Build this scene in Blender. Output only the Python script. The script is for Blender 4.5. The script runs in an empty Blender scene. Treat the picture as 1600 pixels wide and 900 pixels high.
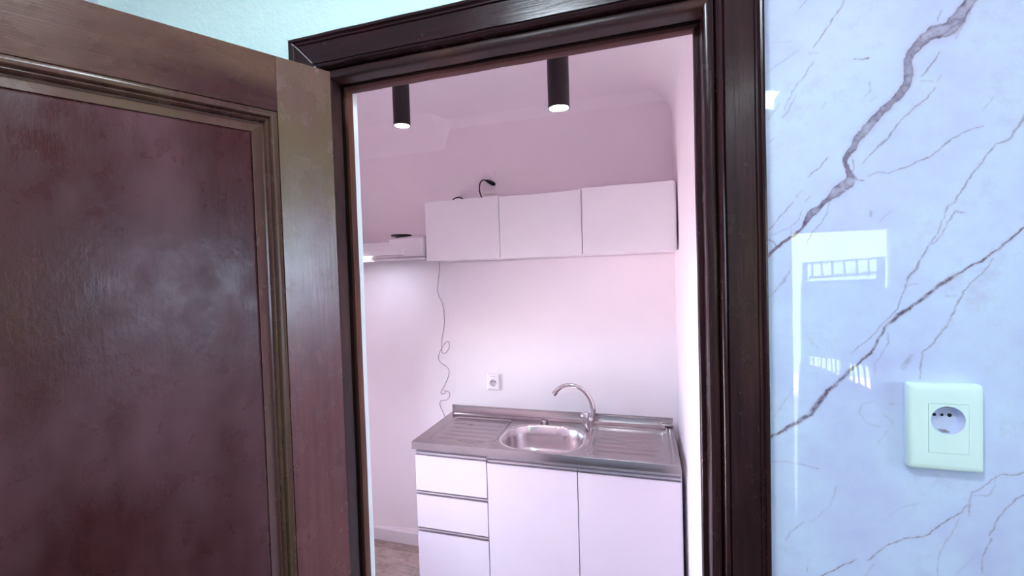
import bpy, bmesh, math, random
import numpy as np
from mathutils import Vector, Matrix, noise as mnoise

random.seed(4)
C = bpy.context.scene.collection
SC = bpy.context.scene

# ------------------------------------------------------------------ camera
cam_d = bpy.data.cameras.new('camera')
cam_d.sensor_width = 36.0
cam_d.lens = 15.2618
cam_d.clip_start = 0.02
cam = bpy.data.objects.new('camera', cam_d)
C.objects.link(cam)
RX, UY, BZ = ((0.957422, 0.287109, -0.030179), (0.021025, 0.034914, 0.999169), (0.287924, -0.957261, 0.027391))
cam.matrix_world = Matrix(((RX[0], UY[0], BZ[0], 0.0), (RX[1], UY[1], BZ[1], 0.0),
                           (RX[2], UY[2], BZ[2], 1.60), (0, 0, 0, 1)))
SC.camera = cam

# ------------------------------------------------------------------ world, sun, lights, exposure
w = bpy.data.worlds.new('sky'); SC.world = w; w.use_nodes = True
wn = w.node_tree.nodes; bg = wn['Background']
bg.inputs[0].default_value = (0.55, 0.81, 1.05, 1); bg.inputs[1].default_value = 9.0
sun_d = bpy.data.lights.new('sun', 'SUN'); sun_d.energy = 56; sun_d.angle = 0.01; sun_d.color = (1.0, 0.97, 0.80)
sun = bpy.data.objects.new('sun', sun_d); C.objects.link(sun)
sun.rotation_euler = Vector((0.0, -0.75, -0.65)).to_track_quat('-Z', 'Y').to_euler()
vs = SC.view_settings
vs.view_transform = 'Standard'; vs.look = 'None'; vs.gamma = 1.0; vs.exposure = 0.40
vs.use_curve_mapping = False
SC.cycles.max_bounces = 14; SC.cycles.diffuse_bounces = 10; SC.cycles.glossy_bounces = 4
SC.cycles.sample_clamp_indirect = 40.0
SC.cycles.caustics_reflective = False; SC.cycles.caustics_refractive = False

# lamp strengths, used by the lamp builders further down
ENTRY_LAMPS = (2.5, 15.0)   # the two ceiling panels of the entrance room (W)
ENTRY_LAMP_COL = (0.65, 0.87, 1.0)
SPOT_W = 13.0          # each black tube lamp in the kitchenette
SPOT_COL = (1.0, 0.73, 0.83)
HOOD_W = 0.6
HOOD_COL = (0.75, 0.80, 1.0)

# ------------------------------------------------------------------ helpers
def link(name, data, parent=None, kind=None):
    o = bpy.data.objects.new(name, data); C.objects.link(o)
    if parent is not None: o.parent = parent
    if kind: o['kind'] = kind
    return o

def obj(name, bm, mat, parent=None, kind=None, smooth=False, auto=None):
    bmesh.ops.recalc_face_normals(bm, faces=bm.faces)
    me = bpy.data.meshes.new(name); bm.to_mesh(me); bm.free()
    me.materials.append(mat)
    if smooth or auto:
        me.polygons.foreach_set('use_smooth', [True] * len(me.polygons))
        if auto: me.set_sharp_from_angle(angle=math.radians(auto))
    return link(name, me, parent, kind)

def empty(name, loc=(0, 0, 0), rz=0.0, kind=None, parent=None):
    o = bpy.data.objects.new(name, None); C.objects.link(o)
    o.location = loc; o.rotation_euler = (0, 0, rz); o.empty_display_size = 0.05
    if kind: o['kind'] = kind
    if parent is not None: o.parent = parent
    return o

def tag(o, label, cat, group=None):
    o['label'] = label; o['category'] = cat
    if group: o['group'] = group
    return o

def add_box(bm, x0, x1, y0, y1, z0, z1, bev=0.0, seg=2):
    vs_ = [bm.verts.new((x, y, z)) for x in (x0, x1) for y in (y0, y1) for z in (z0, z1)]
    q = [(0, 1, 3, 2), (4, 6, 7, 5), (0, 4, 5, 1), (2, 3, 7, 6), (0, 2, 6, 4), (1, 5, 7, 3)]
    fs = [bm.faces.new([vs_[i] for i in f]) for f in q]
    if bev > 0:
        es = list({e for f in fs for e in f.edges})
        bmesh.ops.bevel(bm, geom=es, offset=bev, segments=seg, affect='EDGES', profile=0.5)

def box(*a, **k):
    bm = bmesh.new(); add_box(bm, *a, **k); return bm

def add_loft(bm, rings, closed=True, cap0=False, cap1=False):
    """rings: list of equally long lists of points"""
    R_ = [[bm.verts.new(p) for p in r] for r in rings]
    n = len(R_[0])
    for a, b in zip(R_, R_[1:]):
        for i in range(n if closed else n - 1):
            j = (i + 1) % n
            bm.faces.new((a[i], a[j], b[j], b[i]))
    if cap0: bm.faces.new(R_[0])
    if cap1: bm.faces.new(R_[-1])

def smooth_path(pts, n=6):
    """Catmull-Rom through the points"""
    P = [Vector(p) for p in pts]; P = [P[0] * 2 - P[1]] + P + [P[-1] * 2 - P[-2]]
    out = []
    for i in range(1, len(P) - 2):
        a, b, c, d = P[i - 1], P[i], P[i + 1], P[i + 2]
        for k in range(n):
            t = k / n
            out.append(0.5 * ((2 * b) + (c - a) * t + (2 * a - 5 * b + 4 * c - d) * t * t + (3 * b - a - 3 * c + d) * t ** 3))
    out.append(P[-2].copy())
    return out

def add_tube(bm, pts, r, seg=8, caps=True):
    P = [Vector(p) for p in pts]; rings = []
    up = Vector((0, 0, 1)); prev = None
    for i, p in enumerate(P):
        t = (P[min(i + 1, len(P) - 1)] - P[max(i - 1, 0)]).normalized()
        if prev is None:
            a = up if abs(t.z) < 0.9 else Vector((0, 1, 0))
            nrm = t.cross(a).normalized()
        else:
            nrm = (prev - t * prev.dot(t)).normalized()
        prev = nrm; b = t.cross(nrm)
        rr = r[i] if isinstance(r, (list, tuple)) else r
        rings.append([p + (nrm * math.cos(2 * math.pi * k / seg) + b * math.sin(2 * math.pi * k / seg)) * rr for k in range(seg)])
    add_loft(bm, rings, cap0=caps, cap1=caps)

def add_lathe(bm, prof, seg=32, c=(0, 0, 0), axis='z', cap0=True, cap1=True):
    rings = []
    for r, h in prof:
        ring = []
        for k in range(seg):
            a = 2 * math.pi * k / seg
            if axis == 'z': p = (c[0] + r * math.cos(a), c[1] + r * math.sin(a), c[2] + h)
            else: p = (c[0] + r * math.cos(a), c[1] + h, c[2] + r * math.sin(a))
            ring.append(p)
        rings.append(ring)
    add_loft(bm, rings, cap0=cap0, cap1=cap1)

def add_prism(bm, poly, y0, y1):
    """polygon in x,z extruded along y"""
    a = [bm.verts.new((x, y0, z)) for x, z in poly]; b = [bm.verts.new((x, y1, z)) for x, z in poly]
    n = len(poly); bm.faces.new(a); bm.faces.new(b[::-1])
    for i in range(n): bm.faces.new((a[i], a[(i + 1) % n], b[(i + 1) % n], b[i]))

def add_prism_x(bm, poly, x0, x1):
    """polygon in y,z extruded along x"""
    a = [bm.verts.new((x0, y, z)) for y, z in poly]; b = [bm.verts.new((x1, y, z)) for y, z in poly]
    n = len(poly); bm.faces.new(a); bm.faces.new(b[::-1])
    for i in range(n): bm.faces.new((a[i], a[(i + 1) % n], b[(i + 1) % n], b[i]))

# ------------------------------------------------------------------ materials
def new_mat(name):
    m = bpy.data.materials.new(name); m.use_nodes = True
    nt = m.node_tree; return m, nt, nt.nodes['Principled BSDF']

def nd(nt, typ, **kw):
    n = nt.nodes.new(typ)
    for k, v in kw.items(): setattr(n, k, v)
    return n

def coords(nt, scale=(1, 1, 1), kind='Object'):
    tc = nd(nt, 'ShaderNodeTexCoord'); mp = nd(nt, 'ShaderNodeMapping')
    nt.links.new(tc.outputs[kind], mp.inputs[0]); mp.inputs['Scale'].default_value = scale
    return mp.outputs[0]

def noise_n(nt, vec, scale, detail=4, rough=0.55):
    n = nd(nt, 'ShaderNodeTexNoise'); nt.links.new(vec, n.inputs['Vector'])
    n.inputs['Scale'].default_value = scale; n.inputs['Detail'].default_value = detail; n.inputs['Roughness'].default_value = rough
    return n.outputs['Fac']

def ramp(nt, fac, stops):
    r = nd(nt, 'ShaderNodeValToRGB'); nt.links.new(fac, r.inputs[0])
    e = r.color_ramp.elements
    while len(e) < len(stops): e.new(0.5)
    for el, (p, c) in zip(e, stops): el.position = p; el.color = (*c, 1) if len(c) == 3 else c
    return r.outputs[0]

def mixc(nt, fac, a, b, mode='MIX'):
    n = nd(nt, 'ShaderNodeMix', data_type='RGBA', blend_type=mode)
    for i, v in ((0, fac), (6, a), (7, b)):
        if hasattr(v, 'is_linked'): nt.links.new(v, n.inputs[i])
        elif i == 0: n.inputs[0].default_value = v
        else: n.inputs[i].default_value = (*v, 1)
    return n.outputs[2]

def mathn(nt, op, a, b=None, clamp=False):
    n = nd(nt, 'ShaderNodeMath', operation=op, use_clamp=clamp)
    for i, v in enumerate((a, b)):
        if v is None: continue
        if hasattr(v, 'is_linked'): nt.links.new(v, n.inputs[i])
        else: n.inputs[i].default_value = v
    return n.outputs[0]

def bump(nt, bsdf, h, strength=0.2, dist=0.002):
    b = nd(nt, 'ShaderNodeBump'); nt.links.new(h, b.inputs['Height'])
    b.inputs['Strength'].default_value = strength; b.inputs['Distance'].default_value = dist
    nt.links.new(b.outputs[0], bsdf.inputs['Normal'])

def plain(name, col, rough=0.5, metal=0.0, spec=0.5, var=0.0, vscale=6.0, bstr=0.0, bscale=200.0):
    m, nt, b = new_mat(name)
    b.inputs['Roughness'].default_value = rough; b.inputs['Metallic'].default_value = metal
    b.inputs['Specular IOR Level'].default_value = spec
    b.inputs['Specular Tint'].default_value = (1.0, 0.86, 0.88, 1)
    v = coords(nt)
    f = noise_n(nt, v, vscale, 4)
    lo = tuple(c * (1 - var) for c in col); hi = tuple(min(1, c * (1 + var)) for c in col)
    nt.links.new(ramp(nt, f, [(0.3, lo), (0.7, hi)]), b.inputs['Base Color'])
    if bstr: bump(nt, b, noise_n(nt, v, bscale, 3), bstr, 0.002)
    return m

def emit(name, col, s):
    m, nt, b = new_mat(name)
    b.inputs['Base Color'].default_value = (*col, 1); b.inputs['Emission Color'].default_value = (*col, 1)
    b.inputs['Emission Strength'].default_value = s
    return m

def wood(name, dark, mid, light, axis='z', rough=0.38, stain=None, bstr=0.25, grain=1.0, scratch=0.0, spec=0.30, blot=0.5, flake=0.0, rvar=(0.85, 1.3), sr=(0.46, 0.66), zst=None):
    """varnished wood, the grain running along an axis of the object"""
    m, nt, b = new_mat(name)
    st = {'z': (1, 1, 0.045), 'x': (0.045, 1, 1)}[axis]
    v = coords(nt, st)
    f1 = noise_n(nt, v, 55 * grain, 5, 0.6); f2 = noise_n(nt, v, 260 * grain, 3, 0.6)
    f = mathn(nt, 'ADD', mathn(nt, 'MULTIPLY', f1, 0.65), mathn(nt, 'MULTIPLY', f2, 0.35))
    col = ramp(nt, f, [(0.28, dark), (0.5, mid), (0.72, light)])
    vb = coords(nt, {'z': (1, 1, 0.45), 'x': (0.45, 1, 1)}[axis])
    big = noise_n(nt, vb, 4.2, 4, 0.6)
    if stain is not None:
        sf = big
        if zst:      # second colour mixed in more strongly towards the top
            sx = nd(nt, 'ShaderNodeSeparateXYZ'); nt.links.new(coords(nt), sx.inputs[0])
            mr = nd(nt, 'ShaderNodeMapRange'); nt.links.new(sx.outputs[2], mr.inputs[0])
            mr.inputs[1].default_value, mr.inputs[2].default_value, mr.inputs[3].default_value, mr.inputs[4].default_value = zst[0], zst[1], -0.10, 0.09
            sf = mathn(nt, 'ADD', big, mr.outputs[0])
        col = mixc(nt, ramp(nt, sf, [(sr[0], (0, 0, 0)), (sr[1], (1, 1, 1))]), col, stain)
    # blotches of worn varnish: rougher and slightly paler
    bl = noise_n(nt, coords(nt, {'z': (1, 1, 0.7), 'x': (0.7, 1, 1)}[axis]), 24, 5, 0.6)
    rg = ramp(nt, bl, [(0.3, (rough * rvar[0],) * 3), (0.7, (min(1, rough * rvar[1]),) * 3)])
    nt.links.new(rg, b.inputs['Roughness'])
    if scratch:
        pk = noise_n(nt, coords(nt, {'z': (1, 1, 0.3), 'x': (0.3, 1, 1)}[axis]), 190, 3, 0.7)
        col = mixc(nt, ramp(nt, pk, [(0.64, (0, 0, 0)), (0.82, (scratch,) * 3)]), col, tuple(min(1, c * 2.6 + 0.02) for c in light))
    nt.links.new(col, b.inputs['Base Color'])
    b.inputs['Specular IOR Level'].default_value = spec
    b.inputs['Specular Tint'].default_value = (1.0, 0.86, 0.88, 1)
    hh = mathn(nt, 'ADD', f, mathn(nt, 'MULTIPLY', bl, blot))
    if flake:
        fl = noise_n(nt, coords(nt, {'z': (1, 1, 0.6), 'x': (0.6, 1, 1)}[axis]), 115, 4, 0.65)
        hh = mathn(nt, 'ADD', hh, mathn(nt, 'MULTIPLY', fl, flake))
    bump(nt, b, hh, bstr, 0.0015)
    return m

def wall_paint(name, col, bs=0.15, scale=90.0, var=0.02, rough=0.75, big=0.0):
    m, nt, b = new_mat(name)
    v = coords(nt)
    f = noise_n(nt, v, 3.0, 4)
    lo = tuple(c * (1 - var) for c in col); hi = tuple(min(1, c * (1 + var)) for c in col)
    nt.links.new(ramp(nt, f, [(0.3, lo), (0.7, hi)]), b.inputs['Base Color'])
    b.inputs['Roughness'].default_value = rough; b.inputs['Specular IOR Level'].default_value = 0.3
    h = noise_n(nt, v, scale, 5, 0.6)
    if big: h = mathn(nt, 'ADD', h, mathn(nt, 'MULTIPLY', noise_n(nt, v, scale * 0.22, 4, 0.7), big))
    bump(nt, b, h, bs, 0.004)
    return m

M = {}
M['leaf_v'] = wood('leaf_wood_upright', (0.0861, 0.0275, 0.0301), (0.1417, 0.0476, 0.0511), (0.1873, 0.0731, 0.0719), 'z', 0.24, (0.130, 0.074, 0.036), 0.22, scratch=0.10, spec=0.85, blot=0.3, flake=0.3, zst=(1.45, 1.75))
M['leaf_h'] = wood('leaf_wood_across', (0.0305, 0.0086, 0.0092), (0.0495, 0.0140, 0.0140), (0.0686, 0.0226, 0.0206), 'x', 0.26, (0.115, 0.055, 0.035), 0.35, 1.2)
M['leaf_panel'] = wood('leaf_wood_panel', (0.0362, 0.0073, 0.0081), (0.0480, 0.0101, 0.0109), (0.0573, 0.0133, 0.0135), 'z', 0.25, (0.100, 0.038, 0.044), 0.26, 0.8, scratch=0.05, spec=0.30, blot=0.6, flake=1.3, rvar=(0.8, 1.7))
M['leaf_mould'] = wood('leaf_wood_moulding', (0.0432, 0.0161, 0.0145), (0.0756, 0.0279, 0.0238), (0.1080, 0.0465, 0.0330), 'z', 0.24, (0.085, 0.046, 0.024), 0.2)
M['leaf_border'] = wood('leaf_wood_border', (0.0570, 0.0204, 0.0187), (0.0855, 0.0306, 0.0289), (0.1092, 0.0425, 0.0357), 'z', 0.22, (0.090, 0.046, 0.027), 0.25, 0.9, spec=0.6, zst=(1.45, 1.75))
M['frame_v'] = wood('frame_wood_upright', (0.0135, 0.0043, 0.0055), (0.0338, 0.0104, 0.0118), (0.0620, 0.0209, 0.0200), 'z', 0.22, (0.018, 0.009, 0.009), 0.35, 0.9, scratch=0.5)
M['frame_h'] = wood('frame_wood_across', (0.0120, 0.0033, 0.0048), (0.0300, 0.0078, 0.0105), (0.0520, 0.0143, 0.0169), 'x', 0.22, (0.018, 0.009, 0.009), 0.35, 0.9, scratch=0.5)
M['jamb_v'] = wood('jamb_wood_upright', (0.028, 0.013, 0.010), (0.070, 0.030, 0.020), (0.105, 0.050, 0.032), 'z', 0.34, (0.022, 0.010, 0.010), 0.35, 1.1, scratch=0.4, sr=(0.40, 0.54))
M['jamb_h'] = wood('jamb_wood_across', (0.035, 0.013, 0.010), (0.090, 0.030, 0.022), (0.120, 0.050, 0.034), 'x', 0.34, (0.03, 0.012, 0.012), 0.35, 1.1, scratch=0.4, sr=(0.40, 0.54))
M['stop_v'] = wood('stop_wood_upright', (0.06, 0.022, 0.015), (0.13, 0.045, 0.028), (0.17, 0.07, 0.045), 'z', 0.4, (0.09, 0.035, 0.025), 0.3)
M['stop_h'] = wood('stop_wood_across', (0.09, 0.035, 0.035), (0.16, 0.06, 0.06), (0.2, 0.09, 0.08), 'x', 0.4, (0.09, 0.035, 0.035), 0.3)
M['filler'] = plain('filler', (0.45, 0.42, 0.44), 0.6, var=0.2, vscale=80)
M['plaster'] = wall_paint('entry_plaster', (0.78, 0.95, 0.90), 0.55, 70.0, 0.03, 0.7, 1.6)
M['entry_wall'] = wall_paint('entry_paint', (0.60, 0.60, 0.66), 0.15)
M['entry_ceiling'] = wall_paint('entry_ceiling_paint', (0.78, 0.84, 0.84), 0.15)
M['kitchen_wall'] = wall_paint('kitchen_paint', (0.92, 0.84, 0.875), 0.10, 45.0, 0.015, 0.6, 0.6)
M['kitchen_ceiling'] = wall_paint('kitchen_ceiling_paint', (0.95, 0.895, 0.92), 0.08, 40.0, 0.01, 0.65)
M['reveal'] = wall_paint('reveal_plaster', (0.93, 0.92, 0.97), 0.1, 60)
M['baseboard'] = plain('baseboard_paint', (0.82, 0.76, 0.80), 0.4, var=0.03)
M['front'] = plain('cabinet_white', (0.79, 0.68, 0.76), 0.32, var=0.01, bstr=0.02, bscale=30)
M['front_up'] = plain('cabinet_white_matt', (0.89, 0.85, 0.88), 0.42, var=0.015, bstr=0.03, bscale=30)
M['carcass'] = plain('carcass_white', (0.80, 0.75, 0.79), 0.5, var=0.02)
M['alu'] = plain('brushed_aluminium', (0.55, 0.50, 0.53), 0.35, 1.0, var=0.04, vscale=30)
M['alu_dark'] = plain('dark_steel', (0.16, 0.13, 0.14), 0.3, 1.0)
M['chrome'] = plain('chrome', (0.66, 0.60, 0.62), 0.12, 1.0, var=0.02)
M['black_plastic'] = plain('black_plastic', (0.012, 0.008, 0.010), 0.4, var=0.1)
M['black_metal'] = plain('black_lacquer', (0.010, 0.008, 0.008), 0.45, var=0.05)
M['reflector'] = plain('lamp_reflector', (0.85, 0.83, 0.82), 0.2, 1.0, var=0.02)
M['hood'] = plain('hood_enamel', (0.82, 0.78, 0.82), 0.25, var=0.01)
M['white_plastic'] = plain('white_plastic', (0.83, 0.95, 0.90), 0.28, var=0.01)
M['white_plastic_k'] = plain('kitchen_plastic', (0.90, 0.83, 0.865), 0.3, var=0.01)
M['socket_dark'] = plain('socket_hole', (0.01, 0.01, 0.02), 0.6)
M['recess'] = plain('socket_recess', (0.66, 0.68, 0.86), 0.3, var=0.02)
M['recess_k'] = plain('kitchen_socket_recess', (0.72, 0.66, 0.70), 0.3, var=0.02)
M['wire_grey'] = plain('grey_wire', (0.30, 0.25, 0.27), 0.5, var=0.05)
M['gate'] = plain('gate_paint', (0.30, 0.32, 0.38), 0.5, var=0.05)
M['facade'] = plain('facade_render', (0.24, 0.30, 0.11), 0.9, var=0.22, vscale=0.9)
M['yard'] = plain('yard_paving', (0.70, 0.56, 0.62), 0.9, var=0.1, vscale=3)
M['entry_floor'] = plain('entry_floor_tile', (0.20, 0.17, 0.17), 0.35, var=0.08, vscale=4)

def steel_mat(name, a, b_, r0, r1):
    m, nt, b = new_mat(name)
    f = noise_n(nt, coords(nt, (0.06, 1, 1)), 420, 3); st = noise_n(nt, coords(nt), 9, 3, 0.55)
    b.inputs['Metallic'].default_value = 1.0
    nt.links.new(ramp(nt, st, [(0.3, a), (0.7, b_)]), b.inputs['Base Color'])
    nt.links.new(ramp(nt, st, [(0.3, (r0,) * 3), (0.7, (r1,) * 3)]), b.inputs['Roughness'])
    bump(nt, b, f, 0.012, 0.001)
    return m
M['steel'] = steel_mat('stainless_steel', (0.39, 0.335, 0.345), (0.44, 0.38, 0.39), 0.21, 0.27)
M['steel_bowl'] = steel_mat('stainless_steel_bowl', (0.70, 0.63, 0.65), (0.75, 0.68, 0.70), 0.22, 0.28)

def marble_mat():
    m, nt, b = new_mat('marble_laminate')
    at = nd(nt, 'ShaderNodeAttribute', attribute_name='vein'); sep = nd(nt, 'ShaderNodeSeparateColor')
    nt.links.new(at.outputs['Color'], sep.inputs[0])
    v = coords(nt, (1, 1, 1))
    cl = noise_n(nt, v, 7.0, 6, 0.6)
    v2 = coords(nt, (1, 1, 1.0)); sp = noise_n(nt, v2, 38, 6, 0.7)
    base = ramp(nt, cl, [(0.30, (0.60, 0.60, 0.88)), (0.52, (0.665, 0.72, 0.94)), (0.72, (0.69, 0.79, 0.95))])
    smudge = ramp(nt, mathn(nt, 'MULTIPLY', cl, sp), [(0.27, (0, 0, 0)), (0.42, (0.42, 0.42, 0.42))])
    base = mixc(nt, smudge, base, (0.55, 0.47, 0.66))
    halo = mixc(nt, sep.outputs[1], base, (0.60, 0.50, 0.66))
    veinc = ramp(nt, sp, [(0.35, (0.10, 0.055, 0.10)), (0.65, (0.27, 0.20, 0.28))])
    nt.links.new(mixc(nt, sep.outputs[0], halo, veinc), b.inputs['Base Color'])
    b.inputs['Roughness'].default_value = 0.0; b.inputs['IOR'].default_value = 1.55
    return m
M['marble'] = marble_mat()

def floor_mat():
    m, nt, b = new_mat('worn_floor_board')
    oi = nd(nt, 'ShaderNodeObjectInfo')
    v = coords(nt, (0.25, 1, 1)); f = noise_n(nt, v, 40, 5, 0.65); g = noise_n(nt, coords(nt), 9, 5, 0.7)
    c = ramp(nt, f, [(0.3, (0.28, 0.20, 0.175)), (0.55, (0.46, 0.36, 0.32)), (0.75, (0.58, 0.47, 0.43))])
    c = mixc(nt, ramp(nt, g, [(0.45, (0, 0, 0)), (0.7, (0.7, 0.7, 0.7))]), c, (0.60, 0.51, 0.47))
    hs = nd(nt, 'ShaderNodeHueSaturation'); nt.links.new(c, hs.inputs['Color'])
    mr = nd(nt, 'ShaderNodeMapRange'); nt.links.new(oi.outputs['Random'], mr.inputs[0])
    mr.inputs[3].default_value = 0.8; mr.inputs[4].default_value = 1.2
    nt.links.new(mr.outputs[0], hs.inputs['Value']); nt.links.new(hs.outputs[0], b.inputs['Base Color'])
    b.inputs['Roughness'].default_value = 0.45
    return m
M['board'] = floor_mat()

def glass_mat():
    m = bpy.data.materials.new('window_glass'); m.use_nodes = True; nt = m.node_tree
    nt.nodes.clear()
    out = nd(nt, 'ShaderNodeOutputMaterial'); mix = nd(nt, 'ShaderNodeMixShader'); fr = nd(nt, 'ShaderNodeFresnel')
    tr = nd(nt, 'ShaderNodeBsdfTransparent'); gl = nd(nt, 'ShaderNodeBsdfGlossy'); gl.inputs['Roughness'].default_value = 0.0
    fr.inputs[0].default_value = 1.45
    nt.links.new(fr.outputs[0], mix.inputs[0]); nt.links.new(tr.outputs[0], mix.inputs[1]); nt.links.new(gl.outputs[0], mix.inputs[2])
    nt.links.new(mix.outputs[0], out.inputs[0])
    return m
M['glass'] = glass_mat()

# ------------------------------------------------------------------ dimensions (metres; the eye is at 0, 0, 1.60)
WF, WB = 0.834, 0.906            # the partition with the doorway: front and kitchen faces
JL, JR, JT = -0.6526, 0.1070, 2.048   # inner faces of the jambs and of the head
KB, KL, KR, KC = 2.291, -1.665, 0.155, 2.487   # kitchenette: back, left, right, ceiling
EL, ER, EB, EC = -1.40, 2.00, -1.50, 2.60      # entrance room: left, right, rear, ceiling

# ------------------------------------------------------------------ the setting
# partition
bm = bmesh.new()
add_box(bm, EL - 0.45, JL - 0.03, WF, WB, 0, 2.70)
add_box(bm, JR + 0.03, ER + 0.10, WF, WB, 0, 2.70)
add_box(bm, JL - 0.03, JR + 0.03, WF, WB, JT + 0.03, 2.70)
wall_front = obj('wall_front', bm, M['plaster'], kind='structure')
# kitchen-side skin of the partition and its plaster reveal beside the jamb
bm = bmesh.new()
add_box(bm, KL, JL - 0.03, WB, WB + 0.004, 0, KC)
add_box(bm, JR + 0.03, KR, WB, WB + 0.004, 0, KC)
add_box(bm, JL - 0.03, JR + 0.03, WB, WB + 0.004, JT + 0.03, KC)
obj('kitchen_plaster', bm, M['kitchen_wall'], wall_front)
bm = bmesh.new()
zs = [i * 0.12 for i in range(18)] + [JT + 0.03]
rng = random.Random(2)
edge = [JL + 0.0085 + rng.uniform(-0.0012, 0.0012) for _ in zs]
rings = [[(JL - 0.03, 0.8865, z), (e - 0.001, 0.8865, z), (e + 0.0055 + rng.uniform(-0.001, 0.001), 0.8935, z), (JL - 0.012, WB + 0.004, z), (JL - 0.03, WB + 0.004, z)] for z, e in zip(zs, edge)]
add_loft(bm, rings, cap0=True, cap1=True)
obj('reveal', bm, M['reveal'], wall_front)

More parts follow.
